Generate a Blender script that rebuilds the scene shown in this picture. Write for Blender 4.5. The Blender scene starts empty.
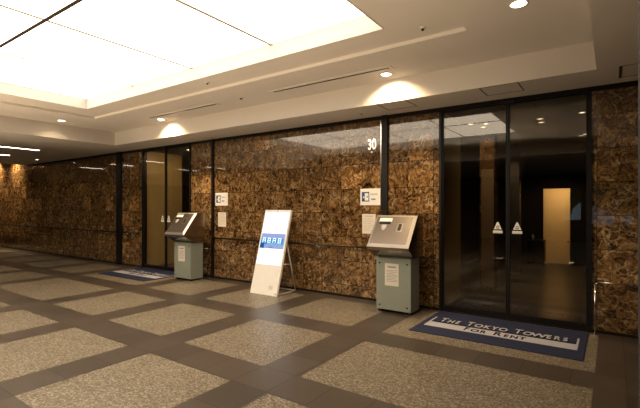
import bpy, bmesh, math, random
from mathutils import Vector, Matrix
random.seed(7)
C = bpy.context.scene.collection
sc = bpy.context.scene
PI = math.pi
R = math.radians

# ------------------------------------------------------------------ camera, world, exposure
cam = bpy.data.cameras.new('camera')
cam_o = bpy.data.objects.new('camera', cam)
C.objects.link(cam_o)
cam.sensor_width = 36
cam.lens = 417.3 / 640 * 36
cam.shift_y = 3.1 / 640
cam.clip_start = 0.02
cam.clip_end = 200
cam_o.location = (0, 0, 1.5)
cam_o.rotation_euler = (R(90), 0, R(35.0))
sc.camera = cam_o
sc.view_settings.view_transform = 'Standard'
sc.view_settings.look = 'None'
sc.view_settings.gamma = 1
sc.view_settings.use_curve_mapping = False
sc.view_settings.exposure = 0.0

PANEL = (1.0, 0.84, 0.64)
PANEL_STRENGTH = 5.0
DOWN = (1.0, 0.72, 0.42)
FILL_ENERGY = 1000  # energy of the fill lamps added behind the viewer

world = bpy.data.worlds.new('daylight')
sc.world = world
world.use_nodes = True
bg = world.node_tree.nodes['Background']
bg.inputs[0].default_value = (0.55, 0.75, 1.0, 1)
bg.inputs[1].default_value = 0.8


def lamp(name, kind, loc, energy, color, parent=None, aim=(0, 0, -1), angle=90, blend=0.6, size=0.05, sx=1, sy=1):
    l = bpy.data.lights.new(name, kind)
    l.energy = energy
    l.color = color
    if kind == 'SPOT':
        l.spot_size = R(angle)
        l.spot_blend = blend
        l.shadow_soft_size = size
    elif kind == 'POINT':
        l.shadow_soft_size = size
    elif kind == 'AREA':
        l.shape = 'RECTANGLE'
        l.size = sx
        l.size_y = sy
    o = bpy.data.objects.new(name, l)
    C.objects.link(o)
    o.location = loc
    o.rotation_euler = Vector(aim).to_track_quat('-Z', 'Y').to_euler()
    if parent:
        o.parent = parent
    return o


# ------------------------------------------------------------------ material helpers
def mat(name):
    m = bpy.data.materials.new(name)
    m.use_nodes = True
    nt = m.node_tree
    b = nt.nodes['Principled BSDF']
    return m, nt, b


def N(nt, t, **kw):
    n = nt.nodes.new(t)
    for k, v in kw.items():
        if k.startswith('i_'):
            key = k[2:]
            key = int(key) if key.isdigit() else key.replace('_', ' ')
            n.inputs[key].default_value = v
        else:
            setattr(n, k, v)
    return n


def ramp(nt, src, stops, interp='LINEAR'):
    r = nt.nodes.new('ShaderNodeValToRGB')
    r.color_ramp.interpolation = interp
    e = r.color_ramp.elements
    while len(e) > 1:
        e.remove(e[-1])
    e[0].position = stops[0][0]
    e[0].color = tuple(stops[0][1]) + (1,)
    for p, col in stops[1:]:
        x = e.new(p)
        x.color = tuple(col) + (1,)
    nt.links.new(src, r.inputs[0])
    return r.outputs[0]


def mix(nt, fac, a, b, mode='MIX'):
    n = nt.nodes.new('ShaderNodeMix')
    n.data_type = 'RGBA'
    n.blend_type = mode
    for s, v in ((n.inputs[0], fac), (n.inputs[6], a), (n.inputs[7], b)):
        if hasattr(v, 'links'):
            nt.links.new(v, s)
        elif isinstance(v, (int, float)):
            s.default_value = v
        else:
            s.default_value = tuple(v) + (1,)
    return n.outputs[2]


def M_(nt, op, a, b=0.0, c=0.0):
    n = nt.nodes.new('ShaderNodeMath')
    n.operation = op
    for s, v in zip(n.inputs, (a, b, c)):
        if hasattr(v, 'links'):
            nt.links.new(v, s)
        else:
            s.default_value = v
    return n.outputs[0]


def plain(name, col, rough=0.5, metal=0.0, noise=0.06, scale=8, spec=0.5, bump=0.0):
    m, nt, b = mat(name)
    tc = N(nt, 'ShaderNodeTexCoord')
    nz = N(nt, 'ShaderNodeTexNoise', i_Scale=scale, i_Detail=4.0)
    nt.links.new(tc.outputs['Object'], nz.inputs['Vector'])
    lo = [max(0, c * (1 - noise)) for c in col]
    hi = [min(1, c * (1 + noise)) for c in col]
    out = ramp(nt, nz.outputs[0], [(0.3, lo), (0.7, hi)])
    nt.links.new(out, b.inputs['Base Color'])
    b.inputs['Roughness'].default_value = rough
    b.inputs['Metallic'].default_value = metal
    b.inputs['Specular IOR Level'].default_value = spec
    if bump:
        bp = N(nt, 'ShaderNodeBump', i_Strength=bump, i_Distance=0.002)
        nt.links.new(nz.outputs[0], bp.inputs['Height'])
        nt.links.new(bp.outputs[0], b.inputs['Normal'])
    return m


def emis(name, col, s):
    m, nt, b = mat(name)
    nt.nodes.remove(b)
    e = N(nt, 'ShaderNodeEmission')
    e.inputs[0].default_value = tuple(col) + (1,)
    e.inputs[1].default_value = s
    nt.links.new(e.outputs[0], nt.nodes['Material Output'].inputs[0])
    return m


def tile_coords(nt, tx, tz, ox, oz, ax=('X', 'Z')):
    """returns (seam mask 0..1, per tile random, vector)"""
    tc = N(nt, 'ShaderNodeTexCoord')
    sp = N(nt, 'ShaderNodeSeparateXYZ')
    nt.links.new(tc.outputs['Object'], sp.inputs[0])
    u = M_(nt, 'DIVIDE', M_(nt, 'ADD', sp.outputs[ax[0]], ox), tx)
    v = M_(nt, 'DIVIDE', M_(nt, 'ADD', sp.outputs[ax[1]], oz), tz)
    fu, fv = M_(nt, 'FLOOR', u), M_(nt, 'FLOOR', v)
    cb = N(nt, 'ShaderNodeCombineXYZ')
    nt.links.new(fu, cb.inputs[0])
    nt.links.new(fv, cb.inputs[1])
    wn = N(nt, 'ShaderNodeTexWhiteNoise', noise_dimensions='3D')
    nt.links.new(cb.outputs[0], wn.inputs['Vector'])

    def edge(w, f, size):
        fr = M_(nt, 'SUBTRACT', w, f)
        d = M_(nt, 'MINIMUM', fr, M_(nt, 'SUBTRACT', 1.0, fr))
        return M_(nt, 'MULTIPLY', d, size)
    d = M_(nt, 'MINIMUM', edge(u, fu, tx), edge(v, fv, tz))
    return tc, d, wn


def marble(name, ax=('X', 'Z'), dim=1.0):
    m, nt, b = mat(name)
    tc, d, wn = tile_coords(nt, 0.4, 0.4, 3.35 + 8.0, 0.2, ax)
    # every tile is its own cut of stone
    sc_ = N(nt, 'ShaderNodeVectorMath', operation='SCALE')
    sc_.inputs[3].default_value = 7.0
    nt.links.new(wn.outputs['Color'], sc_.inputs[0])
    ad = N(nt, 'ShaderNodeVectorMath', operation='ADD')
    nt.links.new(tc.outputs['Object'], ad.inputs[0])
    nt.links.new(sc_.outputs[0], ad.inputs[1])
    wob = N(nt, 'ShaderNodeTexNoise', i_Scale=7.0, i_Detail=3.0)
    nt.links.new(ad.outputs[0], wob.inputs['Vector'])
    ws = N(nt, 'ShaderNodeVectorMath', operation='SCALE')
    ws.inputs[3].default_value = 0.22
    nt.links.new(wob.outputs['Color'], ws.inputs[0])
    v2 = N(nt, 'ShaderNodeVectorMath', operation='ADD')
    nt.links.new(ad.outputs[0], v2.inputs[0])
    nt.links.new(ws.outputs[0], v2.inputs[1])
    mot = N(nt, 'ShaderNodeTexNoise', i_Scale=7.0, i_Detail=9.0, i_Roughness=0.74, i_Distortion=2.0)
    nt.links.new(v2.outputs[0], mot.inputs['Vector'])
    k = dim
    base = ramp(nt, mot.outputs[0], [(0.36, (0.010 * k, 0.006 * k, 0.003 * k)), (0.43, (0.07 * k, 0.036 * k, 0.014 * k)),
                                     (0.50, (0.20 * k, 0.108 * k, 0.040 * k)), (0.58, (0.37 * k, 0.215 * k, 0.085 * k)), (0.68, (0.66 * k, 0.46 * k, 0.24 * k))])
    v1 = N(nt, 'ShaderNodeTexVoronoi', feature='DISTANCE_TO_EDGE', i_Scale=9.0)
    nt.links.new(v2.outputs[0], v1.inputs['Vector'])
    vein = ramp(nt, v1.outputs[0], [(0.0, (1, 1, 1)), (0.07, (0, 0, 0))])
    sel = N(nt, 'ShaderNodeTexNoise', i_Scale=5.0, i_Detail=2.0)
    nt.links.new(ad.outputs[0], sel.inputs['Vector'])
    selr = ramp(nt, sel.outputs[0], [(0.5, (0, 0, 0)), (0.62, (1, 1, 1))])
    base = mix(nt, M_(nt, 'MULTIPLY', vein, M_(nt, 'MULTIPLY', selr, 0.8)), base, (0.7 * k, 0.52 * k, 0.3 * k))
    v3 = N(nt, 'ShaderNodeTexVoronoi', feature='DISTANCE_TO_EDGE', i_Scale=6.0)
    nt.links.new(v2.outputs[0], v3.inputs['Vector'])
    dk = ramp(nt, v3.outputs[0], [(0.0, (1, 1, 1)), (0.07, (0, 0, 0))])
    base = mix(nt, M_(nt, 'MULTIPLY', dk, 0.45), base, (0.012 * k, 0.007 * k, 0.003 * k))
    br = ramp(nt, wn.outputs['Value'], [(0.0, (0.72, 0.70, 0.68)), (0.85, (1.05, 1.05, 1.03)), (0.93, (1.45, 1.4, 1.3)), (1.0, (1.6, 1.5, 1.4))])
    base = mix(nt, 1.0, base, br, 'MULTIPLY')
    seam = ramp(nt, M_(nt, 'MULTIPLY', d, 100.0), [(0.25, (1, 1, 1)), (0.6, (0, 0, 0))])
    base = mix(nt, M_(nt, 'MULTIPLY', seam, 0.85), base, (0.01, 0.007, 0.005))
    nt.links.new(base, b.inputs['Base Color'])
    b.inputs['Roughness'].default_value = 0.045
    b.inputs['IOR'].default_value = 1.7
    return m


def stone_tile(name, col, rough=0.38):
    m, nt, b = mat(name)
    tc, d, wn = tile_coords(nt, 0.4, 0.4, 2.70 + 16.0, -2.92 + 16.0, ('X', 'Y'))
    nz = N(nt, 'ShaderNodeTexNoise', i_Scale=55.0, i_Detail=5.0, i_Roughness=0.7)
    nt.links.new(tc.outputs['Object'], nz.inputs['Vector'])
    out = ramp(nt, nz.outputs[0], [(0.3, [c * 0.88 for c in col]), (0.7, [c * 1.12 for c in col])])
    br = ramp(nt, wn.outputs['Value'], [(0.0, (0.82, 0.82, 0.82)), (1.0, (1.18, 1.17, 1.15))])
    out = mix(nt, 1.0, out, br, 'MULTIPLY')
    seam = ramp(nt, M_(nt, 'MULTIPLY', d, 100.0), [(0.2, (1, 1, 1)), (0.7, (0, 0, 0))])
    out = mix(nt, M_(nt, 'MULTIPLY', seam, 0.8), out, (0.02, 0.014, 0.01))
    nt.links.new(out, b.inputs['Base Color'])
    b.inputs['Roughness'].default_value = rough
    return m


def aggregate(name):
    m, nt, b = mat(name)
    tc = N(nt, 'ShaderNodeTexCoord')
    vo = N(nt, 'ShaderNodeTexVoronoi', i_Scale=80.0)
    nt.links.new(tc.outputs['Object'], vo.inputs['Vector'])
    sp = N(nt, 'ShaderNodeSeparateColor')
    nt.links.new(vo.outputs['Color'], sp.inputs[0])
    col = ramp(nt, sp.outputs[0], [(0.0, (0.09, 0.068, 0.043)), (0.25, (0.15, 0.118, 0.076)), (0.5, (0.205, 0.165, 0.11)),
                                   (0.75, (0.265, 0.22, 0.155)), (0.93, (0.38, 0.33, 0.25))], 'LINEAR')
    ed = ramp(nt, vo.outputs['Distance'], [(0.45, (0, 0, 0)), (0.8, (1, 1, 1))])
    col = mix(nt, M_(nt, 'MULTIPLY', ed, 0.45), col, (0.08, 0.057, 0.038))
    n2 = N(nt, 'ShaderNodeTexNoise', i_Scale=1.3, i_Detail=2.0)
    nt.links.new(tc.outputs['Object'], n2.inputs['Vector'])
    col = mix(nt, 1.0, col, ramp(nt, n2.outputs[0], [(0.3, (0.93, 0.93, 0.93)), (0.7, (1.07, 1.07, 1.07))]), 'MULTIPLY')
    nt.links.new(col, b.inputs['Base Color'])
    b.inputs['Roughness'].default_value = 0.42
    bp = N(nt, 'ShaderNodeBump', i_Strength=0.15, i_Distance=0.001)
    nt.links.new(sp.outputs[1], bp.inputs['Height'])
    nt.links.new(bp.outputs[0], b.inputs['Normal'])
    return m


def glass(name, tint, boost=1.6):
    m, nt, b = mat(name)
    nt.nodes.remove(b)
    t = N(nt, 'ShaderNodeBsdfTransparent')
    t.inputs[0].default_value = tuple(tint) + (1,)
    g = N(nt, 'ShaderNodeBsdfGlossy')
    g.inputs['Roughness'].default_value = 0.0
    ge = N(nt, 'ShaderNodeNewGeometry')
    dt = N(nt, 'ShaderNodeVectorMath', operation='DOT_PRODUCT')
    nt.links.new(ge.outputs['Normal'], dt.inputs[0])
    nt.links.new(ge.outputs['Incoming'], dt.inputs[1])
    cs = M_(nt, 'ABSOLUTE', dt.outputs['Value'])
    sch = M_(nt, 'ADD', M_(nt, 'MULTIPLY', M_(nt, 'POWER', M_(nt, 'SUBTRACT', 1.0, cs), 5.0), 0.96), 0.04)
    fm = M_(nt, 'MINIMUM', M_(nt, 'MULTIPLY', sch, boost), 1.0)
    mx = N(nt, 'ShaderNodeMixShader')
    nt.links.new(fm, mx.inputs[0])
    nt.links.new(t.outputs[0], mx.inputs[1])
    nt.links.new(g.outputs[0], mx.inputs[2])
    nt.links.new(mx.outputs[0], nt.nodes['Material Output'].inputs[0])
    return m


def frosted(name, col):
    m, nt, b = mat(name)
    nt.nodes.remove(b)
    t = N(nt, 'ShaderNodeBsdfTranslucent')
    t.inputs[0].default_value = tuple(col) + (1,)
    g = N(nt, 'ShaderNodeBsdfDiffuse')
    g.inputs[0].default_value = tuple(c * 0.6 for c in col) + (1,)
    mx = N(nt, 'ShaderNodeMixShader')
    mx.inputs[0].default_value = 0.3
    nt.links.new(t.outputs[0], mx.inputs[1])
    nt.links.new(g.outputs[0], mx.inputs[2])
    nt.links.new(mx.outputs[0], nt.nodes['Material Output'].inputs[0])
    return m


def steel(name, col=(0.62, 0.56, 0.5), rough=0.28):
    m, nt, b = mat(name)
    tc = N(nt, 'ShaderNodeTexCoord')
    mp = N(nt, 'ShaderNodeMapping')
    mp.inputs['Scale'].default_value = (3, 200, 200)
    nt.links.new(tc.outputs['Object'], mp.inputs[0])
    nz = N(nt, 'ShaderNodeTexNoise', i_Scale=3.0, i_Detail=3.0)
    nt.links.new(mp.outputs[0], nz.inputs['Vector'])
    rr = M_(nt, 'ADD', M_(nt, 'MULTIPLY', nz.outputs[0], 0.14), rough - 0.07)
    nt.links.new(rr, b.inputs['Roughness'])
    nt.links.new(ramp(nt, nz.outputs[0], [(0.3, [c * 0.94 for c in col]), (0.7, col)]), b.inputs['Base Color'])
    b.inputs['Metallic'].default_value = 1
    return m


MAT = dict(
    marble=marble('brown marble', dim=0.95),
    marble_side=marble('brown marble side', ('Y', 'Z')),
    agg=aggregate('aggregate'),
    tile=stone_tile('brown granite tile', (0.070, 0.053, 0.039)),
    darktile=stone_tile('dark granite tile', (0.06, 0.042, 0.028), 0.3),
    ceil=plain('ceiling paint', (0.76, 0.71, 0.65), 0.75, noise=0.02, scale=2),
    coffer=plain('coffer paint', (0.50, 0.485, 0.46), 0.6, noise=0.01),
    bronze=plain('dark bronze', (0.009, 0.007, 0.006), 0.45, 0.0, spec=0.3),
    bronze_rail=plain('bronze rail', (0.07, 0.05, 0.035), 0.25, 0.8),
    black=plain('black', (0.012, 0.011, 0.010), 0.45),
    joint=plain('joint strip', (0.34, 0.30, 0.25), 0.7),
    gap=plain('shadow gap', (0.03, 0.022, 0.016), 0.8),
    green=plain('sage painted metal', (0.31, 0.335, 0.27), 0.42, noise=0.03),
    steel=steel('brushed steel'),
    steel_dark=steel('brushed steel face', (0.34, 0.295, 0.26), 0.34),
    steel_side=steel('dark satin steel', (0.40, 0.35, 0.31), 0.22),
    steel_frame=steel('satin steel border', (0.85, 0.8, 0.72), 0.5),
    chrome=plain('chrome', (0.75, 0.7, 0.65), 0.15, 1.0, noise=0.02),
    white=plain('white plastic', (0.72, 0.68, 0.62), 0.4, noise=0.02),
    paper=plain('paper', (0.82, 0.74, 0.64), 0.8, noise=0.03),
    plate=plain('sign plate', (0.95, 0.92, 0.87), 0.35, noise=0.02),
    blue=plain('sign blue', (0.02, 0.08, 0.24), 0.4),
    ink=plain('grey ink', (0.32, 0.30, 0.29), 0.7),
    ink_light=plain('faint print', (0.55, 0.49, 0.42), 0.7),
    navy=plain('navy carpet', (0.018, 0.024, 0.062), 0.7, noise=0.35, scale=180, spec=0.4, bump=0.4),
    matwhite=plain('pale carpet', (0.48, 0.47, 0.5), 0.95, noise=0.15, scale=150, spec=0.1),
    matshadow=plain('black carpet print', (0.004, 0.005, 0.012), 0.95, spec=0.1),
    beige=plain('beige wall tile', (0.40, 0.29, 0.12), 0.45, noise=0.06, scale=3),
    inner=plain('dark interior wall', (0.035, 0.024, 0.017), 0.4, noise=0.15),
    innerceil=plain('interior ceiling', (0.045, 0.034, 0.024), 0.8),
    tan=plain('tan panel', (0.34, 0.25, 0.16), 0.5),
    greywall=plain('grey pier', (0.09, 0.085, 0.085), 0.5),
    post=plain('blue grey steel', (0.035, 0.04, 0.05), 0.5, 0.3),
    glass=glass('smoked glass', (0.80, 0.76, 0.69), 1.7),
    glass2=glass('clear glass', (0.92, 0.90, 0.86), 1.0),
    frost=frosted('frosted pane', (0.85, 0.72, 0.5)),
    panel=emis('light panel', PANEL, PANEL_STRENGTH),
    lens=emis('lamp lens', (1.0, 0.84, 0.6), 14.0),
    lens_small=emis('interior lamp lens', (1.0, 0.82, 0.55), 5.0),
    tube=emis('linear lamp', (1.0, 0.84, 0.62), 28.0),
    screen=emis('screen white', (0.80, 0.90, 1.0), 1.7),
    screen_pale=emis('screen lilac', (0.40, 0.46, 0.82), 0.9),
    screen_blue=emis('screen blue', (0.07, 0.36, 0.72), 0.85),
    screen_cyan=emis('screen cyan', (0.22, 0.62, 0.9), 0.9),
    screen_navy=emis('screen navy', (0.02, 0.12, 0.4), 0.8),
    leaf=plain('leaves', (0.07, 0.16, 0.035), 0.7, noise=0.6, scale=5),
    bark=plain('bark', (0.08, 0.055, 0.035), 0.9, noise=0.3),
    pave=plain('pale paving', (0.45, 0.47, 0.5), 0.8, noise=0.1, scale=2),
    wallrear=plain('rear wall', (0.05, 0.035, 0.024), 0.5, noise=0.1),
)


# ------------------------------------------------------------------ mesh helpers
class MB:
    def __init__(s):
        s.b = bmesh.new()
        s.mats = []

    def mi(s, m):
        if m is None:
            return 0
        if m not in s.mats:
            s.mats.append(m)
        return s.mats.index(m)

    def box(s, x0, x1, y0, y1, z0, z1, m=None, bev=0.0):
        r = bmesh.ops.create_cube(s.b, size=1)
        vs = r['verts']
        for v in vs:
            v.co = Vector(((x0 + x1) / 2 + v.co.x * (x1 - x0), (y0 + y1) / 2 + v.co.y * (y1 - y0), (z0 + z1) / 2 + v.co.z * (z1 - z0)))
        fs = set(f for v in vs for f in v.link_faces)
        if bev:
            es = list(set(e for v in vs for e in v.link_edges))
            rr = bmesh.ops.bevel(s.b, geom=es, offset=bev, segments=2, affect='EDGES', profile=0.6)
            fs = set(f for f in fs if f.is_valid) | set(rr['faces'])
        i = s.mi(m)
        for f in fs:
            f.material_index = i
        return s

    def cyl(s, p, q, r0, r1=None, seg=16, m=None, cap=True):
        p, q = Vector(p), Vector(q)
        d = q - p
        mt = Matrix.Translation((p + q) / 2) @ d.to_track_quat('Z', 'Y').to_matrix().to_4x4()
        rr = bmesh.ops.create_cone(s.b, cap_ends=cap, segments=seg, radius1=r0, radius2=r0 if r1 is None else r1, depth=d.length, matrix=mt)
        i = s.mi(m)
        for f in set(f for v in rr['verts'] for f in v.link_faces):
            f.material_index = i
            f.smooth = len(f.verts) == 4
        return s

    def prism(s, prof, a0, a1, axis='X', m=None):
        """closed profile extruded along an axis; prof in the two other axes"""
        def pt(a, u, v):
            return {'X': (a, u, v), 'Y': (u, a, v), 'Z': (u, v, a)}[axis]
        A = [s.b.verts.new(pt(a0, u, v)) for u, v in prof]
        B = [s.b.verts.new(pt(a1, u, v)) for u, v in prof]
        n = len(prof)
        i = s.mi(m)
        fs = [s.b.faces.new(A), s.b.faces.new(B[::-1])]
        for k in range(n):
            fs.append(s.b.faces.new((A[k], B[k], B[(k + 1) % n], A[(k + 1) % n])))
        for f in fs:
            f.material_index = i
        return s

    def ring(s, c, ro, ri, z0, z1, seg=28, m=None):
        i = s.mi(m)
        L = []
        for k in range(seg):
            a = 2 * PI * k / seg
            L.append([s.b.verts.new((c[0] + math.cos(a) * r, c[1] + math.sin(a) * r, z)) for r, z in ((ro, z0), (ro, z1), (ri, z1), (ri, z0))])
        for k in range(seg):
            A, B = L[k], L[(k + 1) % seg]
            for j in range(4):
                f = s.b.faces.new((A[j], A[(j + 1) % 4], B[(j + 1) % 4], B[j]))
                f.material_index = i
                f.smooth = True
        return s

    def xf(s, mt):
        bmesh.ops.transform(s.b, matrix=mt, verts=s.b.verts[:])
        return s

    def build(s, name, m=None, parent=None):
        bmesh.ops.recalc_face_normals(s.b, faces=s.b.faces[:])
        me = bpy.data.meshes.new(name)
        s.b.to_mesh(me)
        s.b.free()
        if m is not None and not s.mats:
            me.materials.append(m)
        for q in s.mats:
            me.materials.append(q)
        o = bpy.data.objects.new(name, me)
        C.objects.link(o)
        if parent:
            o.parent = parent
        return o


def tag(o, label=None, cat=None, group=None, kind=None):
    for k, v in (('label', label), ('category', cat), ('group', group), ('kind', kind)):
        if v:
            o[k] = v
    return o


def thing(name, label, cat, loc=(0, 0, 0), group=None):
    o = bpy.data.objects.new(name, None)
    C.objects.link(o)
    o.empty_display_size = 0.1
    o.location = loc
    return tag(o, label, cat, group)


def struct(name, mb, m=None, parent=None):
    o = mb.build(name, m, parent)
    if not parent:
        o['kind'] = 'structure'
    return o


def copy_tree(o, parent=None):
    c = o.copy()
    C.objects.link(c)
    c.parent = parent
    for ch in list(o.children):
        copy_tree(ch, c)
    return c


def text(name, body, m, size, mt, parent=None, extrude=0.001, sx=1.0, align='CENTER', bold=0.0, spacing=1.0):
    cu = bpy.data.curves.new(name, 'FONT')
    cu.body = body
    cu.size = size
    cu.align_x = align
    cu.align_y = 'CENTER'
    cu.extrude = extrude
    cu.offset = bold
    cu.space_character = spacing
    tmp = bpy.data.objects.new(name + '_tmp', cu)
    C.objects.link(tmp)
    dg = bpy.context.evaluated_depsgraph_get()
    me = bpy.data.meshes.new_from_object(tmp.evaluated_get(dg))
    bpy.data.objects.remove(tmp)
    me.materials.clear()
    me.materials.append(m)
    me.transform(mt @ Matrix.Diagonal((sx, 1, 1, 1)))
    o = bpy.data.objects.new(name, me)
    C.objects.link(o)
    if parent:
        o.parent = parent
    return o


UP = Matrix.Rotation(R(90), 4, 'X')   # text standing in the wall plane, facing -Y

# ------------------------------------------------------------------ dimensions (metres)
D = 5.98            # stone wall plane
HL = 2.945          # lower ceiling
HT = 3.25           # tray ceiling
HI = 3.29           # inner tray
TX0, TX1, TY0, TY1 = -9.54, -0.135, -1.25, 5.25     # tray
SX0, SX1, SY0, SY1 = -8.42, -1.18, -0.42, 4.22      # inner tray
PX0, PX1, PY0, PY1 = -7.85, -1.87, 0.15, 3.80       # light coffer
XL, XR, YB = -24.0, 3.0, -9.0
DOORS = [(-2.06, -0.20), (-9.58, -7.70)]

# ------------------------------------------------------------------ floor
cols = [(-2.265, -0.13), (-3.89, -2.70), (-5.49, -4.30), (-7.09, -5.90), (-9.62, -7.50)] + \
       [(-11.21 - 1.6 * k, -10.02 - 1.6 * k) for k in range(9)] + [(0.29, 1.47)]
rows = [(2.92 + 1.6 * k, 2.92 + 1.6 * k + 1.19) for k in range(-7, 2)]
bm = bmesh.new()
xs = sorted(set([XL, XR] + [a for c in cols for a in c if XL < a < XR]))
ys = sorted(set([YB, D] + [a for c in rows for a in c if YB < a < D] + [5.88]))
vv = {}
for i, x in enumerate(xs):
    for j, y in enumerate(ys):
        vv[i, j] = bm.verts.new((x, y, 0))
for i in range(len(xs) - 1):
    for j in range(len(ys) - 1):
        f = bm.faces.new((vv[i, j], vv[i + 1, j], vv[i + 1, j + 1], vv[i, j + 1]))
        cx, cy = (xs[i] + xs[i + 1]) / 2, (ys[j] + ys[j + 1]) / 2
        inc = any(a < cx < b for a, b in cols)
        inr = any(a < cy < b for a, b in rows)
        bay = (-2.265 < cx < -0.13 or -9.62 < cx < -7.5) and 4.5 < cy < 5.88
        f.material_index = 1 if (inc and inr) or bay else 0
me = bpy.data.meshes.new('floor')
bmesh.ops.recalc_face_normals(bm, faces=bm.faces[:])
bm.to_mesh(me)
bm.free()
me.materials.append(MAT['tile'])
me.materials.append(MAT['agg'])
fo = bpy.data.objects.new('floor', me)
C.objects.link(fo)
fo['kind'] = 'structure'

# ------------------------------------------------------------------ walls
w = MB()
for a, b in ((XL, DOORS[1][0]), (DOORS[1][1], DOORS[0][0]), (DOORS[0][1], XR)):
    w.box(a, b, D, D + 0.12, 0, 3.6)
struct('wall_back', w, MAT['marble'])
w = MB()
for a, b in DOORS:
    w.box(a, b, D, D + 0.12, 2.91, 3.6)
struct('trim_door_heads', w, MAT['bronze'])
w = MB().box(XL, -20.2, D - 0.012, D, HL - 0.06, HL).box(-16.5, XR, D - 0.012, D, HL - 0.06, HL)
struct('trim_top', w, MAT['bronze'])
w = MB()
for a, b in ((XL, DOORS[1][0]), (DOORS[1][1], DOORS[0][0]), (DOORS[0][1], XR)):
    w.box(a, b, D - 0.008, D, 0, 0.035)
struct('baseboard_back', w, MAT['bronze'])
struct('wall_left', MB().box(XL - 0.1, XL, YB, D, 0, 3.6), MAT['marble_side'])
struct('wall_right', MB().box(XR, XR + 0.1, YB, D, 0, 3.6), MAT['marble_side'])
# rear wall with two openings to the daylight
w = MB()
wins = [(-1.75, -1.05, 0.9, 2.35), (-0.75, 0.75, 0.75, 2.45)]
xprev = XL
for x0, x1, z0, z1 in wins:
    w.box(xprev, x0, YB - 0.15, YB, 0, 3.6)
    w.box(x0, x1, YB - 0.15, YB, 0, z0)
    w.box(x0, x1, YB - 0.15, YB, z1, 3.6)
    xprev = x1
w.box(xprev, XR, YB - 0.15, YB, 0, 3.6)
struct('wall_front', w, MAT['wallrear'])
for k, (x0, x1, z0, z1) in enumerate(wins):
    f = MB()
    t = 0.05
    f.box(x0, x0 + t, YB - 0.1, YB + 0.02, z0, z1).box(x1 - t, x1, YB - 0.1, YB + 0.02, z0, z1)
    f.box(x0 + t, x1 - t, YB - 0.1, YB + 0.02, z0, z0 + t).box(x0 + t, x1 - t, YB - 0.1, YB + 0.02, z1 - t, z1)
    wo = struct('window_%d' % (k + 1), f, MAT['bronze'])
    MB().box(x0 + t, x1 - t, YB - 0.05, YB - 0.04, z0 + t, z1 - t).build('pane', MAT['glass2'], wo)

# bronze channels that divide the stone wall
def pilaster(x0, x1, label):
    o = MB().box(x0, x1, D - 0.045, D, 0, HL, bev=0.004).build('wall_channel', MAT['bronze'])
    return o
for n, (x0, x1) in enumerate(((-2.975, -2.875), (-6.985, -6.925), (-10.74, -10.50))):
    o = pilaster(x0, x1, '')
    o.name = 'trim_%d' % (n + 1)
    o['kind'] = 'structure'
ms = MB().box(-2.99, -2.975, D - 0.05, D, 1.45, HL - 0.09).build('trim_4', MAT['chrome'])  # chrome strip that imitates a highlight on the upper channel edge
ms['kind'] = 'structure'

# ------------------------------------------------------------------ ceiling
c = MB()
T = 3.7
c.box(XL, TX0, YB, 5.2, HL, T)
c.box(XL, -20.2, 5.2, D, HL, T)
c.box(-16.5, TX0, 5.2, D, HL, T)
c.box(-20.2, -16.5, 5.2, D, 3.32, T)
c.box(TX1, XR, YB, D, HL, T)
c.box(TX0, TX1, TY1, D, HL, T)
c.box(TX0, TX1, YB, TY0, HL, T)
c.box(TX0, SX0, TY0, TY1, HT, T)
c.box(SX1, TX1, TY0, TY1, HT, T)
c.box(SX0, SX1, SY1, TY1, HT, T)
c.box(SX0, SX1, TY0, SY0, HT, T)
c.box(SX0, PX0, SY0, SY1, HI, T)
c.box(PX1, SX1, SY0, SY1, HI, T)
c.box(PX0, PX1, PY1, SY1, HI, T)
c.box(PX0, PX1, SY0, PY0, HI, T)
struct('ceiling', c, MAT['ceil'])
# lining of the light coffer
t = 0.012
c = MB()
ZP = 3.46
c.box(PX0, PX0 + t, PY0, PY1, HI - 0.004, ZP + 0.04).box(PX1 - t, PX1, PY0, PY1, HI - 0.004, ZP + 0.04)
c.box(PX0 + t, PX1 - t, PY0, PY0 + t, HI - 0.004, ZP + 0.04).box(PX0 + t, PX1 - t, PY1 - t, PY1, HI - 0.004, ZP + 0.04)
struct('trim_coffer', c, MAT['coffer'])
struct('trim_coffer_top', MB().box(PX0, PX1, PY0, PY1, ZP + 0.04, T), MAT['gap'])

# the eight luminous panels
pos_words = ['leftmost', 'second from the left', 'second from the right', 'rightmost']
xw = (PX1 - PX0 - 2 * t) / 4
ymid = 1.93
for i in range(4):
    for j in range(2):
        x0 = PX0 + t + xw * i
        y0, y1 = ((PY0 + t, ymid), (ymid, PY1 - t))[j]
        g = 0.017
        gy = 0.02
        e = 0.024                    # shadow gap round the edge of the coffer
        o = MB().box(x0 + (g if i else e), x0 + xw - (g if i < 3 else e), y0 + (gy if j else e), y1 - (e if j else gy), ZP, ZP + 0.02).build('light_panel', MAT['panel'])
        tag(o, 'luminous ceiling panel, %s in the row %s the stone wall' % (pos_words[i], 'nearer' if j else 'farther from'),
            'ceiling light', 'luminous panels of the ceiling coffer')

c = MB()
for i in range(1, 4):
    x = PX0 + t + xw * i
    c.box(x - 0.017, x + 0.017, PY0 + t, ymid - 0.02, ZP - 0.006, ZP + 0.004).box(x - 0.017, x + 0.017, ymid + 0.02, PY1 - t, ZP - 0.006, ZP + 0.004)
struct('trim_panel_joints', c, MAT['joint'])
struct('trim_panel_joint_dark', MB().box(PX0 + t, PX1 - t, ymid - 0.02, ymid + 0.02, ZP - 0.004, ZP + 0.02), MAT['gap'])

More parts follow.
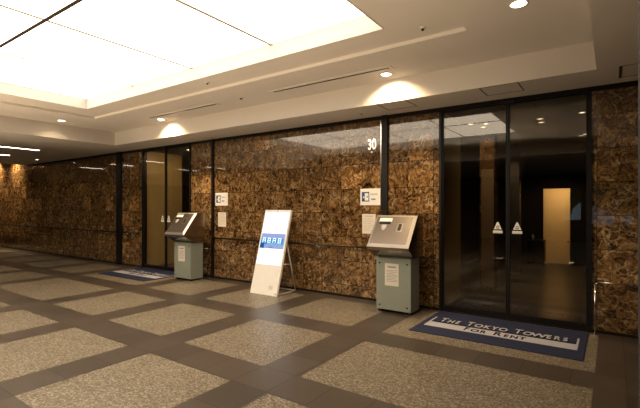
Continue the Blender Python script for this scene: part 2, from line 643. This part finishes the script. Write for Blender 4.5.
# ceiling access hatches (thin joints)
def hatch(x0, x1, y0, y1, label):
    o = MB()
    q = 0.012
    o.box(x0, x0 + q, y0, y1, HL - 0.003, HL + 0.002).box(x1 - q, x1, y0, y1, HL - 0.003, HL + 0.002)
    o.box(x0 + q, x1 - q, y1 - 0.006, y1, HL - 0.003, HL + 0.002)
    o.box(x0 + q, x1 - q, y0, y0 + 0.004, HL - 0.003, HL + 0.002)
    tag(o.build('ceiling_hatch', MAT['gap']), label, 'hatch', 'access hatches in the lower ceiling')
hatch(-2.72, -2.28, 5.27, 5.68, 'flush ceiling access hatch above the nearer kiosk')
hatch(-1.33, -0.89, 5.27, 5.68, 'flush ceiling access hatch above the middle of the right glass door')
hatch(0.07, 0.52, 5.27, 5.72, 'flush ceiling access hatch at the right edge beside the black slot')

# slot diffusers
def slot(x0, label):
    r = thing('air_diffuser', label, 'air vent', (x0, 4.78, HT), 'slot air diffusers in the tray ceiling')
    L = 2.0
    f = MB().box(0, L, -0.07, -0.028, -0.010, 0.0).box(0, L, 0.028, 0.07, -0.010, 0.0)
    f.box(0, 0.04, -0.028, 0.028, -0.010, 0.0).box(L - 0.04, L, -0.028, 0.028, -0.010, 0.0)
    f.build('frame', MAT['white'], r)
    MB().box(0.04, L - 0.04, -0.028, 0.028, -0.003, -0.0005).build('slot_opening', MAT['gap'], r)
    b = MB()
    for k in range(26):
        x = 0.08 + k * (L - 0.16) / 25
        b.box(x - 0.004, x + 0.004, -0.028, 0.0, -0.008, -0.003)
    b.box(0.04, L - 0.04, -0.002, 0.002, -0.009, -0.003)
    b.build('vane', MAT['bronze_rail'], r)
slot(-4.24, 'long slot air diffuser ending beside the bright downlight above the nearer kiosk')
slot(-7.45, 'long slot air diffuser above the farther kiosk')

# sprinklers / detector
def sprinkler(x, y, z, label, r=0.035):
    o = MB().cyl((x, y, z), (x, y, z - 0.012), r, r * 0.8, 16, MAT['ceil']).cyl((x, y, z - 0.012), (x, y, z - 0.03), r * 0.45, r * 0.3, 12, MAT['gap'])
    tag(o.build('sprinkler_head'), label, 'sprinkler', 'small ceiling sprinkler heads')
sprinkler(-1.55, 4.0, HI, 'small sprinkler head near the right corner of the luminous coffer')
sprinkler(-4.76, 3.98, HI, 'small sprinkler head halfway along the luminous coffer edge')
sprinkler(-4.86, 4.74, HT, 'small round detector between the two slot diffusers', 0.05)
sprinkler(-3.15, 5.6, HL, 'tiny ceiling device on the lower ceiling above the wall channel', 0.025)

# downlights
def downlight(x, y, z, label, energy, aim=(0, 0, -1), angle=110, off=(0, 0), rad=0.065, lens='lens', group='round tray ceiling downlights', lcol=DOWN, blend=0.8):
    r = thing('downlight', label, 'downlight', (x, y, z), group)
    MB().ring((0, 0), rad + 0.018, rad, -0.006, 0.0).build('trim_ring', MAT['white'], r)
    MB().cyl((0, 0, -0.003), (0, 0, -0.001), rad, m=MAT[lens], seg=28).build('lens', None, r)
    if energy:
        lamp('lamp', 'SPOT', (off[0], off[1], -0.012), energy, lcol, r, aim, angle, blend, 0.05)
    return r
downlight(-2.44, 5.0, HT, 'glowing downlight washing the fascia above the nearer kiosk', 190, (0, 0.42, -1), 130)
downlight(-7.37, 5.0, HT, 'glowing downlight washing the fascia above the farther kiosk', 190, (0, 0.42, -1), 130)
downlight(-9.13, 3.92, HT, 'round downlight at the far left corner of the tray ceiling', 22, (-0.3, 0, -1), 120)
downlight(-0.66, 3.92, HT, 'round downlight at the top right of the tray ceiling', 14)
downlight(-0.62, 0.0, HT, 'tray downlight behind the viewer seen only reflected in the glass', 14)
downlight(-9.13, 0.0, HT, 'tray downlight behind the viewer on the far side', 14)

# fill lamps added in the floor behind the viewer to brighten the tray ceiling
for x, where in ((-9.0, 'leftmost, near the far end of the tray'), (-6.9, 'second from the left'), (-4.8, 'in the middle of the row'), (-2.7, 'second from the right'), (-0.9, 'rightmost, nearest the camera')):
    rr = thing('floor_fill_lamp', 'added fill lamp flush in the floor behind the viewer, ' + where, 'uplight', (x, -1.05, 0), 'fill lamps added behind the viewer')
    MB().ring((0, 0), 0.12, 0.09, 0.0, 0.006).build('trim_ring', MAT['chrome'], rr)
    MB().cyl((0, 0, 0.001), (0, 0, 0.004), 0.09, seg=28).build('lens', MAT['lens_small'], rr)
    lamp('lamp', 'SPOT', (0, 0, 0.02), FILL_ENERGY * (0.35 if x > -1 else 1.0), (1.0, 0.76, 0.5), rr, (0, 0.85, 1.0), 66, 0.8, 0.08)

# linear lamps of the lower ceiling on the left
lin = [(-11.9, 3.7, 4.6, 'thin linear lamp, first from the tray edge, nearer the stone wall'), (-13.75, 3.7, 4.58, 'thin linear lamp, second from the tray edge, nearer the stone wall'),
       (-15.7, 3.7, 4.6, 'thin linear lamp, third from the tray edge, nearer the stone wall'), (-11.9, 1.1, 2.1, 'thin linear lamp, first from the tray edge, farther from the stone wall'),
       (-13.5, 1.1, 2.1, 'thin linear lamp, second from the tray edge, farther from the stone wall'), (-15.7, 1.1, 2.1, 'thin linear lamp, third from the tray edge, farther from the stone wall')]
for x, y0, y1, lab in lin:
    r = thing('linear_lamp', lab, 'ceiling light', (x, y0, HL), 'linear lamps on the lower ceiling')
    L = y1 - y0
    MB().box(-0.05, -0.036, 0, L, -0.008, 0).box(0.036, 0.05, 0, L, -0.008, 0).box(-0.036, 0.036, 0, 0.014, -0.008, 0).box(-0.036, 0.036, L - 0.014, L, -0.008, 0).build('frame', MAT['white'], r)
    MB().box(-0.036, 0.036, 0.014, L - 0.014, -0.005, -0.001).build('diffuser', MAT['tube'], r)
# wall washers in the far pocket
for x, lab in ((-19.1, 'wall washer lamp in the ceiling pocket at the far left end'), (-17.4, 'wall washer lamp in the ceiling pocket, nearer of the far pair')):
    downlight(x, 5.62, 3.32, lab, 260, (0, 0.5, -1), 110, group='wall washers in the far ceiling pocket')
downlight(-14.3, 5.45, HL, 'small downlight by the stone wall on the far left', 6, (0, 0.3, -1), 120, rad=0.04, group='small wall downlights of the lower ceiling')

# ------------------------------------------------------------------ vestibules behind the doors
def vest(x0, x1, y1, h, side_m):
    y0 = D + 0.12
    struct('floor_vestibule', MB().box(x0, x1, D, y1, -0.05, 0.0), MAT['darktile'])
    return y0
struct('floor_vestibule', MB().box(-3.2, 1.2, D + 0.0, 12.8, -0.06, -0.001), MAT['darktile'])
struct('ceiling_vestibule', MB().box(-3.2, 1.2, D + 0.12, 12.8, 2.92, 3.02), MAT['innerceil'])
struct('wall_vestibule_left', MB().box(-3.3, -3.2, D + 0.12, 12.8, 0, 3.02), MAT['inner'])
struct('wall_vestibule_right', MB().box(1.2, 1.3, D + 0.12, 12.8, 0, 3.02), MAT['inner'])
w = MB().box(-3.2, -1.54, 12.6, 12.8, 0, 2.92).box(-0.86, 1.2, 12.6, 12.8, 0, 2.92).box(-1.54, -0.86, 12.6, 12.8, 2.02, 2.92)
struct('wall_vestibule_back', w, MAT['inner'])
struct('wall_vestibule_side_panel', MB().box(-2.2, -2.08, D + 0.13, 7.07, 0, 2.92), MAT['beige'])
struct('wall_vestibule_pier', MB().box(-2.0, -1.745, 8.0, 8.25, 0, 2.92), MAT['marble'])
struct('wall_reflected_pier', MB().box(-1.95, -1.70, 10.2, 10.4, 0, 2.92), MAT['greywall'])  # solid stand-in for a column reflected in the door glass
tag(MB().box(-1.97, -1.755, 7.975, 7.995, 0.05, 2.19, bev=0.003).build('notice_panel', MAT['tan']),
    'tall tan panel on the pier seen through the left leaf of the right glass door', 'panel')
# frosted door with a lit room behind
dr = MB().box(-1.54, -1.51, 12.56, 12.6, 0, 2.02).box(-0.89, -0.86, 12.56, 12.6, 0, 2.02).box(-1.51, -0.89, 12.56, 12.6, 1.99, 2.02)
dro = struct('door_3', dr, MAT['bronze'])
MB().box(-1.51, -0.89, 12.575, 12.59, 0.02, 1.99).build('frosted_pane', MAT['frost'], dro)
MB().cyl((-0.93, 12.55, 0.6), (-0.93, 12.575, 0.6), 0.02, m=MAT['black']).build('lock', None, dro)
w = MB().box(-1.7, -0.7, 13.6, 13.7, 0, 2.4).box(-1.8, -1.7, 12.8, 13.7, 0, 2.4).box(-0.7, -0.6, 12.8, 13.7, 0, 2.4).box(-1.8, -0.6, 12.8, 13.7, 2.4, 2.5).box(-1.8, -0.6, 12.8, 13.7, -0.06, -0.001)
struct('wall_lit_room', w, MAT['white'])
lamp('lit_room_lamp', 'POINT', (-1.0, 13.1, 2.0), 30, (1.0, 0.80, 0.54), size=0.1)
# little table beside it
tb = thing('side_table', 'small dark table in front of the lit frosted door inside the right entrance', 'table', (-1.62, 12.2, 0))
MB().box(-0.2, 0.2, -0.15, 0.15, 0.62, 0.645, bev=0.004).build('tabletop', MAT['greywall'], tb)
for sx in (-1, 1):
    for sy in (-1, 1):
        MB().box(sx * 0.18 - 0.012, sx * 0.18 + 0.012, sy * 0.13 - 0.012, sy * 0.13 + 0.012, 0, 0.62).build('leg', MAT['bronze_rail'], tb)
bt = MB().cyl((-1.7, 12.15, 0.645), (-1.7, 12.15, 0.76), 0.03, m=MAT['white']).cyl((-1.7, 12.15, 0.76), (-1.7, 12.15, 0.80), 0.012, m=MAT['white'])
tag(bt.build('sanitizer_bottle'), 'small pale bottle standing on the dark table inside the right entrance', 'bottle')

for x, y, lab in ((-0.37, 7.38, 'right'), (-0.95, 7.52, 'left front'), (-0.97, 7.84, 'left rear'), (-0.42, 9.6, 'far right'), (-1.98, 7.32, 'by the beige side panel, outer'), (-1.76, 7.44, 'by the beige side panel, inner')):
    downlight(x, y, 2.92, 'small downlight on the ceiling inside the right entrance, %s' % lab, 10, rad=0.035, lens='lens_small', group='small downlights inside the right entrance')
downlight(-1.87, 7.72, 2.92, 'small added downlight inside the right entrance grazing the stone pier', 20, (0, 0.25, -1), 100, rad=0.035, lens='lens_small', group='small downlights inside the right entrance')  # lamp added to put a golden streak on the pier
lamp('vestibule_fill', 'SPOT', (-1.9, 9.8, 2.9), 30, DOWN, angle=100)  # no fitting, added to brighten the far grey pier
lamp('vestibule_fill', 'SPOT', (-1.2, 11.6, 2.9), 25, DOWN, angle=120)
lamp('vestibule_fill', 'SPOT', (-1.2, 9.2, 2.9), 12, DOWN, angle=120)

# left vestibule
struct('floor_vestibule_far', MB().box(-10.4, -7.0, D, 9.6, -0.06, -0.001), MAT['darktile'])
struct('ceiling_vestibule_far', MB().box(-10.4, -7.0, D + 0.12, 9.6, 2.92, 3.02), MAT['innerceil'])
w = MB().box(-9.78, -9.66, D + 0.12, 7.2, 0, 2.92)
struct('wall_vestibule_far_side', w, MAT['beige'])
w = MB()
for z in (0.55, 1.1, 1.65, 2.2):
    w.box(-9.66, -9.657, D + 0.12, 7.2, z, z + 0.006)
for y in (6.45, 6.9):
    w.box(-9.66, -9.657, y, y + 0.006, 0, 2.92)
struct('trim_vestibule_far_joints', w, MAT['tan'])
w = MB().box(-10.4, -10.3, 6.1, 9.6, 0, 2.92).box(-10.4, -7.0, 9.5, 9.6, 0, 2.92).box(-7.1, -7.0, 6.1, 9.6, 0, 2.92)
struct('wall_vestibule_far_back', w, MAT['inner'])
downlight(-8.6, 6.6, 2.92, 'downlight on the ceiling inside the left entrance', 45, (-0.6, 0, -1), 150, rad=0.045, lens='lens_small', group='downlights inside the left entrance')

# ------------------------------------------------------------------ sliding glass doors
def triangle_label(parent, x, y):
    mb = MB()
    mb.prism([(x - 0.050, 1.20), (x + 0.050, 1.20), (x + 0.009, 1.298), (x - 0.009, 1.298)], y - 0.002, y, 'Y')
    s = mb.build('caution_triangle', MAT['plate'], parent)
    MB().box(x - 0.018, x + 0.018, y - 0.003, y - 0.002, 1.208, 1.222).box(x - 0.02, x - 0.012, y - 0.003, y - 0.002, 1.222, 1.245).box(x + 0.012, x + 0.02, y - 0.003, y - 0.002, 1.222, 1.245).box(x - 0.008, x + 0.008, y - 0.003, y - 0.002, 1.235, 1.255).build('print', MAT['ink'], s)
    s2 = MB().box(x - 0.060, x + 0.060, y - 0.002, y, 1.148, 1.184).build('caution_strip', MAT['plate'], parent)
    MB().box(x - 0.048, x + 0.048, y - 0.003, y - 0.002, 1.157, 1.163).build('print', MAT['ink_light'], s2)


def glass_door(n, x0, x1, gm):
    xc = x0 + (x1 - x0) * 0.495
    f = MB()
    f.box(x0, x0 + 0.035, D - 0.03, D + 0.1, 0, 2.91).box(x1 - 0.035, x1, D - 0.03, D + 0.1, 0, 2.91)
    f.box(x0 + 0.035, x1 - 0.035, D - 0.03, D + 0.1, 2.885, 2.91)
    f.box(x0 + 0.035, x1 - 0.035, D - 0.03, D + 0.1, 0, 0.012)
    r = struct('door_%d' % n, f, MAT['bronze'])
    for k, (a, b) in enumerate(((x0 + 0.035, xc - 0.002), (xc + 0.002, x1 - 0.035))):
        st = MB()
        t1 = 0.022
        st.box(a, a + t1, D, D + 0.04, 0.012, 2.885).box(b - t1, b, D, D + 0.04, 0.012, 2.885)
        st.box(a + t1, b - t1, D, D + 0.04, 0.012, 0.085).box(a + t1, b - t1, D, D + 0.04, 2.868, 2.885)
        leaf = st.build('door_leaf', MAT['bronze'], r)
        MB().box(a + t1, b - t1, D + 0.015, D + 0.025, 0.085, 2.868).build('pane', gm, leaf)
        x = (b - 0.125) if k == 0 else (a + 0.112)
        triangle_label(leaf, x, D + 0.014)
    MB().box(xc - 0.07, xc + 0.07, D - 0.055, D - 0.03, 2.87, 2.905, bev=0.004).build('door_sensor', MAT['black'], r)
    return r
glass_door(1, DOORS[0][0], DOORS[0][1], MAT['glass'])
glass_door(2, DOORS[1][0], DOORS[1][1], MAT['glass2'])

# ------------------------------------------------------------------ handrails
def handrail(x0, x1, label):
    r = thing('handrail', label, 'handrail', (x0, D, 0), 'bronze handrails along the stone wall')
    L = x1 - x0
    MB().cyl((0, -0.07, 0.85), (L, -0.07, 0.85), 0.017, seg=14).cyl((0, -0.07, 0.85), (0, 0, 0.85), 0.017, seg=14).cyl((L, -0.07, 0.85), (L, 0, 0.85), 0.017, seg=14).build('rail', MAT['bronze_rail'], r)
    n = max(2, int(round(L / 0.8)))
    for k in range(n):
        x = (k + 0.5) * L / n
        b = MB().cyl((x, 0, 0.80), (x, -0.012, 0.80), 0.028, seg=14).cyl((x, -0.01, 0.80), (x, -0.07, 0.80), 0.008, seg=8).cyl((x, -0.07, 0.80), (x, -0.07, 0.835), 0.008, seg=8)
        b.build('bracket', MAT['chrome'], r)
handrail(-10.45, -9.72, 'short dark handrail between the wide channel and the left glass door')
handrail(-23.5, -10.78, 'long dark handrail on the stone wall left of the wide channel')
handrail(-6.9, -3.05, 'dark handrail on the stone wall behind the digital easel sign')


def loop_rail(x, L, label):
    r = thing('loop_rail', label, 'rail', (x, D - 0.11, 0), 'low chrome loop rails beside the glass doors')
    MB().cyl((0, 0, 0), (0, 0, 0.585), 0.009, seg=12).cyl((0, 0, 0.585), (0.03, 0, 0.62), 0.009, seg=12).cyl((0.03, 0, 0.62), (L, 0, 0.62), 0.009, seg=12).cyl((L, 0, 0.62), (L, 0.11, 0.62), 0.009, seg=12).build('rail', MAT['chrome'], r)
    MB().cyl((0, 0, 0), (0, 0, 0.008), 0.025, seg=14).build('foot_plate', MAT['chrome'], r)
    MB().cyl((L, 0.095, 0.62), (L, 0.11, 0.62), 0.025, seg=14).build('wall_plate', MAT['chrome'], r)
loop_rail(-0.165, 0.34, 'low chrome loop rail right of the near glass door')
loop_rail(-7.66, 0.62, 'low chrome loop rail behind the farther kiosk')

# ------------------------------------------------------------------ wall signs
def wall_sign(x, label):
    r = thing('intercom_sign', label, 'sign', (x, D, 1.53), 'intercom sign plates on the stone wall')
    MB().box(0, 0.375, -0.012, 0, 0, 0.27, bev=0.002).build('plate', MAT['plate'], r)
    s = MB().box(0.03, 0.165, -0.0145, -0.012, 0.06, 0.215, bev=0.001).build('pictogram', MAT['blue'], r)
    MB().box(0.085, 0.152, -0.0155, -0.0145, 0.075, 0.195).prism([(0.045, 0.13), (0.075, 0.15), (0.075, 0.11)], -0.0155, -0.0145, 'Y').build('pictogram_symbol', MAT['plate'], s)
    MB().box(0.125, 0.14, -0.0165, -0.0155, 0.125, 0.15).build('keypad_symbol', MAT['blue'], s)
    p = MB()
    for k in range(5):
        p.box(0.19 + k * 0.026, 0.209 + k * 0.026, -0.0135, -0.012, 0.165, 0.187)
    p.build('print', MAT['ink_light'], r)
    p = MB()
    for k in range(3):
        p.box(0.205 + k * 0.026, 0.224 + k * 0.026, -0.0135, -0.012, 0.085, 0.107)
    p.build('print', MAT['blue'], r)
wall_sign(-3.375, 'white intercom plate above the paper notice beside the nearer kiosk')
wall_sign(-6.885, 'white intercom plate above the paper notice right of the farther kiosk')


def notice(x, z, wd, h, y, label, cut=0.0):
    r = thing('paper_notice', label, 'notice', (x, y, z), 'white paper notices')
    MB().prism([(0, 0), (wd - cut, 0), (wd, cut * 1.6), (wd, h), (0, h)] if cut else [(0, 0), (wd, 0), (wd, h), (0, h)], -0.004, 0, 'Y').build('sheet', MAT['paper'], r)
    p = MB()
    p.box(wd * 0.2, wd * 0.8, -0.0045, -0.004, h * 0.86, h * 0.91)
    n = 8
    for k in range(n):
        z0 = h * (0.76 - 0.085 * k)
        p.box(wd * 0.13, wd * (0.87 if k % 3 else 0.7) - cut * (0.7 if k > 5 else 0), -0.0045, -0.004, z0, z0 + h * 0.018)
    p.build('print', MAT['ink_light'], r)
    return r
notice(-3.345, 1.07, 0.245, 0.32, D, 'paper notice on the stone wall below the plate beside the nearer kiosk', 0.05)
notice(-6.81, 1.09, 0.245, 0.30, D, 'paper notice on the stone wall below the plate right of the farther kiosk')

sg = thing('number_sign', 'white raised number 30 high on the stone wall above the intercom plate', 'sign', (-3.165, D - 0.002, 2.5))
text('digits', '30', MAT['chrome'], 0.235, UP, sg, 0.004, 0.68, bold=0.005)
MB().cyl((0.0, -0.008, -0.115), (0.0, 0.002, -0.115), 0.013, seg=14).build('dot', MAT['chrome'], sg)

# ------------------------------------------------------------------ intercom kiosk
def kiosk():
    r = thing('entry_kiosk', 'nearer sage green entry kiosk with slanted steel console left of the right glass door', 'kiosk', (-2.535, 5.42, 0), 'sage green entry kiosks')
    W = 0.265
    body = MB().box(-W, W, 0.012, 0.31, 0.035, 0.775, bev=0.006)
    body.build('pedestal', MAT['green'], r)
    fp = MB().box(-W + 0.002, W - 0.002, 0.0, 0.012, 0.04, 0.77, bev=0.003).build('front_plate', MAT['green'], r)
    for sx in (-1, 1):
        for z in (0.1, 0.70):
            MB().cyl((sx * 0.21, -0.004, z), (sx * 0.21, 0.002, z), 0.012, seg=12).build('screw', MAT['bronze_rail'], fp)
        MB().box(sx * 0.22 - 0.03, sx * 0.22 + 0.03, 0.03, 0.28, 0.0, 0.035).build('foot', MAT['black'], r)
    # console: a wedge
    H = 0.315
    prof = [(-0.20, 0.945), (0.13, 1.38), (0.32, 1.38), (0.32, 0.80), (0.02, 0.79), (-0.165, 0.90)]
    MB().prism(prof, -H, H, 'X').build('console', MAT['steel_side'], r)
    MB().box(-0.24, 0.24, 0.03, 0.30, 0.775, 0.80).build('neck', MAT['steel_dark'], r)
    # slanted front frame and recessed face
    p0, p1 = Vector((0, -0.20, 0.945)), Vector((0, 0.13, 1.38))
    L = (p1 - p0).length
    zax = (p1 - p0).normalized()
    xax = Vector((1, 0, 0))
    nax = xax.cross(zax)          # points towards the viewer side (-Y, +Z)
    if nax.y > 0:
        nax = -nax
    mt = Matrix((xax.to_4d(), (-nax).to_4d(), zax.to_4d(), (0, 0, 0, 1))).transposed()
    mt[0][3], mt[1][3], mt[2][3] = p0
    mt[3][0] = mt[3][1] = mt[3][2] = 0
    mt[3][3] = 1
    fr = MB()
    b = 0.042
    for prof2, a0, a1 in ():
        pass
    # bevelled picture-frame border
    bm_ = fr.b
    def rect(x0, x1, z0, z1, y):
        return [bm_.verts.new((x0, y, z0)), bm_.verts.new((x1, y, z0)), bm_.verts.new((x1, y, z1)), bm_.verts.new((x0, y, z1))]
    o_ = rect(-H, H, 0, L, 0.0)
    a_ = rect(-H + 0.001, H - 0.001, 0.001, L - 0.001, -0.002)
    b_ = rect(-H + b, H - b, b, L - b, -0.026)
    for P, Q in ((o_, a_), (a_, b_)):
        for k in range(4):
            bm_.faces.new((P[k], P[(k + 1) % 4], Q[(k + 1) % 4], Q[k]))
    fr.xf(mt).build('face_frame', MAT['steel_frame'], r)
    dq = Matrix.Translation(mt.to_3x3() @ Vector((0, -0.022, 0)))
    MB().box(-H + b, H - b, -0.004, -0.001, b, L - b).xf(dq @ mt).build('face_plate', MAT['steel_dark'], r)
    cr = MB().box(-0.225, -0.03, -0.012, -0.004, L * 0.74, L * 0.87, bev=0.002).xf(dq @ mt).build('card_reader', MAT['plate'], r)
    MB().box(-0.215, -0.04, -0.018, -0.004, L * 0.69, L * 0.75).xf(dq @ mt).build('card_slot', MAT['black'], cr)
    MB().prism([(-0.17, L * 0.66), (-0.09, L * 0.66), (-0.10, L * 0.54), (-0.13, L * 0.48), (-0.16, L * 0.54)], -0.0065, -0.004, 'Y').xf(dq @ mt).build('instruction_decal', MAT['matwhite'], r)
    ks = MB().box(0.07, 0.155, -0.006, -0.004, L * 0.46, L * 0.72, bev=0.001).xf(dq @ mt).build('reader_surround', MAT['steel'], r)
    MB().box(0.09, 0.135, -0.009, -0.006, L * 0.49, L * 0.69).xf(dq @ mt).build('keypad', MAT['black'], ks)
    # notice taped on the pedestal
    s = MB().box(-0.125, 0.085, -0.004, -0.001, 0.385, 0.70).build('paper_sheet', MAT['paper'], r)
    pr = MB().box(-0.085, 0.045, -0.005, -0.004, 0.64, 0.662)
    for k in range(8):
        z0 = 0.60 - 0.022 * k
        pr.box(-0.1, 0.06 - 0.03 * (k % 3 == 2), -0.005, -0.004, z0, z0 + 0.006)
    pr.build('print', MAT['ink'], s)
    return r
k1 = kiosk()
k2 = copy_tree(k1)
k2.location = (-7.235, 5.40, 0)
k2['label'] = 'farther sage green entry kiosk with slanted steel console right of the left glass door'

# ------------------------------------------------------------------ digital easel sign
sgn = thing('digital_signboard', 'white leaning digital easel sign with glowing screen in front of the stone wall', 'signboard', (-4.90, 5.29, 0))
lean = math.atan2(0.40, 1.45)
mt = Matrix.Rotation(-lean, 4, 'X')
HW, SH = 0.305, 1.505
z_s0, z_s1 = 0.52, 1.455
b = MB().box(-HW, HW, 0, 0.045, 0, SH, bev=0.008)
b.xf(mt).build('housing', MAT['plate'], sgn)
s = MB().box(-HW + 0.03, HW - 0.03, -0.003, 0.0, z_s0, z_s1).xf(mt).build('screen', MAT['screen'], sgn)
zb0, zb1 = 0.80, 1.07
MB().box(-HW + 0.035, HW - 0.03, -0.0045, -0.003, zb0, zb1).xf(mt).build('picture', MAT['screen_pale'], s)
MB().box(-HW + 0.04, HW - 0.055, -0.0055, -0.0045, 0.875, 0.985).xf(mt).build('picture_band', MAT['screen_blue'], s)
MB().box(-HW + 0.035, -HW + 0.13, -0.006, -0.0045, 0.80, 0.89).xf(mt).build('picture_corner', MAT['screen_navy'], s)
MB().box(-0.11, 0.22, -0.006, -0.0055, 0.878, 0.90).xf(mt).build('picture_glow', MAT['screen_cyan'], s)
for k, x in enumerate((-0.19, -0.075, 0.045, 0.165)):
    p = MB()
    z0, z1, q = 0.905, 0.99, -0.0065
    p.box(x - 0.036, x - 0.024, q, q + 0.0008, z0, z1).box(x + 0.022, x + 0.034, q, q + 0.0008, z0, z1)
    p.box(x - 0.024, x + 0.022, q, q + 0.0008, z1 - 0.014, z1)
    p.box(x - 0.024, x + 0.022, q, q + 0.0008, z0 + 0.034, z0 + 0.046)
    if k % 2:
        p.box(x - 0.024, x + 0.022, q, q + 0.0008, z0, z0 + 0.01)
    p.xf(mt).build('picture_glyph', MAT['screen'], s)
MB().box(-0.06, 0.03, -0.0055, -0.0045, 0.822, 0.832).xf(mt).build('picture_caption', MAT['screen_navy'], s)
MB().cyl((0, -0.002, SH - 0.025), (0, 0.001, SH - 0.025), 0.009, seg=12).xf(mt).build('camera_eye', MAT['black'], sgn)
MB().box(0.10, 0.19, -0.001, 0.001, 0.10, 0.17).xf(mt).build('rating_plate', MAT['paper'], sgn)
MB().cyl((0.27, -0.002, 0.04), (0.27, 0.001, 0.04), 0.012, seg=12).xf(mt).build('power_button', MAT['ink'], sgn)
for sx in (-1, 1):
    x = sx * 0.27
    top = mt @ Vector((x, 0.045, 0.98))
    MB().cyl(top, (x, 0.56, 0.012), 0.011, seg=10).build('easel_leg', MAT['white'], sgn)
    MB().cyl((x, 0.03, 0.012), (x, 0.56, 0.012), 0.011, seg=10).build('foot_bar', MAT['white'], sgn)
    a_ = mt @ Vector((x, 0.045, 0.55))
    bq = Vector((x, top.y + (0.56 - top.y) * 0.47, top.z + (0.012 - top.z) * 0.47))
    MB().cyl(a_, bq, 0.008, seg=8).build('brace', MAT['white'], sgn)
MB().cyl((-0.27, 0.56, 0.012), (0.27, 0.56, 0.012), 0.011, seg=10).build('cross_bar', MAT['white'], sgn)

# ------------------------------------------------------------------ door mats
def small_caps(parent, mat_, words, x0, x1, y, hgt, z, name, dx=0.0, dy=0.0, bold=0.002):
    """big initial + small capitals, laid flat on the mat, reading from the hall"""
    items = []
    for w_ in words:
        items.append((w_[0], 1.22))
        items += [(ch, 0.92) for ch in w_[1:]]
        items.append((' ', 1))
    items = items[:-1]
    cu_w = []
    for ch, s_ in items:
        base = {' ': 0.42, 'I': 0.3, 'W': 1.0, 'O': 0.8, 'M': 0.9, 'T': 0.66, 'E': 0.62, 'R': 0.68, 'S': 0.62, 'F': 0.6}.get(ch, 0.72)
        cu_w.append(base * s_)
    tot = sum(cu_w)
    k = (x1 - x0) / tot
    x = x0
    for (ch, s_), wd in zip(items, cu_w):
        if ch != ' ':
            cx = x + wd * k / 2 + dx
            H_ = hgt * s_
            mt_ = Matrix.Translation((cx, y - hgt / 2 + H_ / 2 * 1.0 + dy, z))
            text(name, ch, mat_, H_ / 0.72, mt_, parent, 0.0004, wd * k / (H_ / 0.72 * 0.82), bold=bold)
        x += wd * k


def door_mat():
    r = thing('door_mat', 'blue door mat with pale stripe in front of the right glass door', 'door mat', (-1.13, 5.34, 0), 'blue lettered door mats')
    MB().box(-0.90, 0.90, -0.56, 0.56, 0.0, 0.010, bev=0.004).build('carpet', MAT['navy'], r)
    MB().box(-0.81, 0.81, -0.25, -0.045, 0.010, 0.0112).build('stripe', MAT['matwhite'], r)
    MB().box(-0.83, -0.81, -0.25, 0.215, 0.010, 0.0112).build('border_line', MAT['matwhite'], r)
    MB().box(0.81, 0.83, -0.25, 0.215, 0.010, 0.0112).build('border_line', MAT['matwhite'], r)
    MB().box(-0.81, 0.81, 0.0, 0.012, 0.010, 0.0111).build('border_line', MAT['matshadow'], r)
    small_caps(r, MAT['matshadow'], ['THE', 'TOKYO', 'TOWERS'], -0.74, 0.74, 0.068, 0.155, 0.0114, 'letter_shadow', 0.012, -0.022, 0.007)
    small_caps(r, MAT['matwhite'], ['THE', 'TOKYO', 'TOWERS'], -0.74, 0.74, 0.085, 0.155, 0.0125, 'letter', bold=0.006)
    small_caps(r, MAT['matshadow'], ['FOR', 'RENT'], -0.38, 0.34, -0.15, 0.115, 0.0118, 'letter', bold=0.005)
    return r
m1 = door_mat()
m2 = copy_tree(m1)
m2.location = (-8.63, 5.40, 0)
m2['label'] = 'blue door mat with pale stripe in front of the left glass door'

# ------------------------------------------------------------------ black slot in the ceiling, near post
tag(MB().box(0.06, 0.085, 5.28, 5.72, HL - 0.012, HL).build('ceiling_slot', MAT['black']), 'short black slot on the lower ceiling at the right edge', 'slot')
struct('trim_post', MB().box(0.0445, 0.12, 1.0, 1.1, 0, HL, bev=0.003), MAT['post'])

# ------------------------------------------------------------------ outside, seen as reflections
struct('ground_outside', MB().box(-12, 12, -30, YB - 0.15, -0.1, -0.02), MAT['pave'])
for n, (x, y, h) in enumerate(((-2.6, -15.0, 3.6), (0.4, -14.0, 3.2), (2.6, -16.5, 4.0), (-0.8, -18.0, 4.2))):
    tr = thing('tree', 'green leafy tree outside behind the viewer, %s' % ('leftmost', 'in front of the others', 'rightmost', 'farthest back')[n], 'tree', (x, y, 0), 'trees outside behind the viewer')
    MB().cyl((0, 0, -0.02), (0.05, 0, h * 0.5), 0.11, 0.07, 10).build('trunk', MAT['bark'], tr)
    cr = MB()
    for k in range(26):
        a, q = random.uniform(0, 2 * PI), random.random()
        rr = 0.28 + 0.3 * random.random()
        c0 = Vector((math.cos(a) * q * 1.1, math.sin(a) * q * 1.1, h * 0.62 + random.uniform(-0.35, 0.4) * h * 0.55))
        s_ = bmesh.ops.create_icosphere(cr.b, subdivisions=2, radius=rr, matrix=Matrix.Translation(c0))
        for v in s_['verts']:
            v.co += (v.co - c0) * random.uniform(-0.25, 0.3)
    cr.build('foliage', MAT['leaf'], tr)
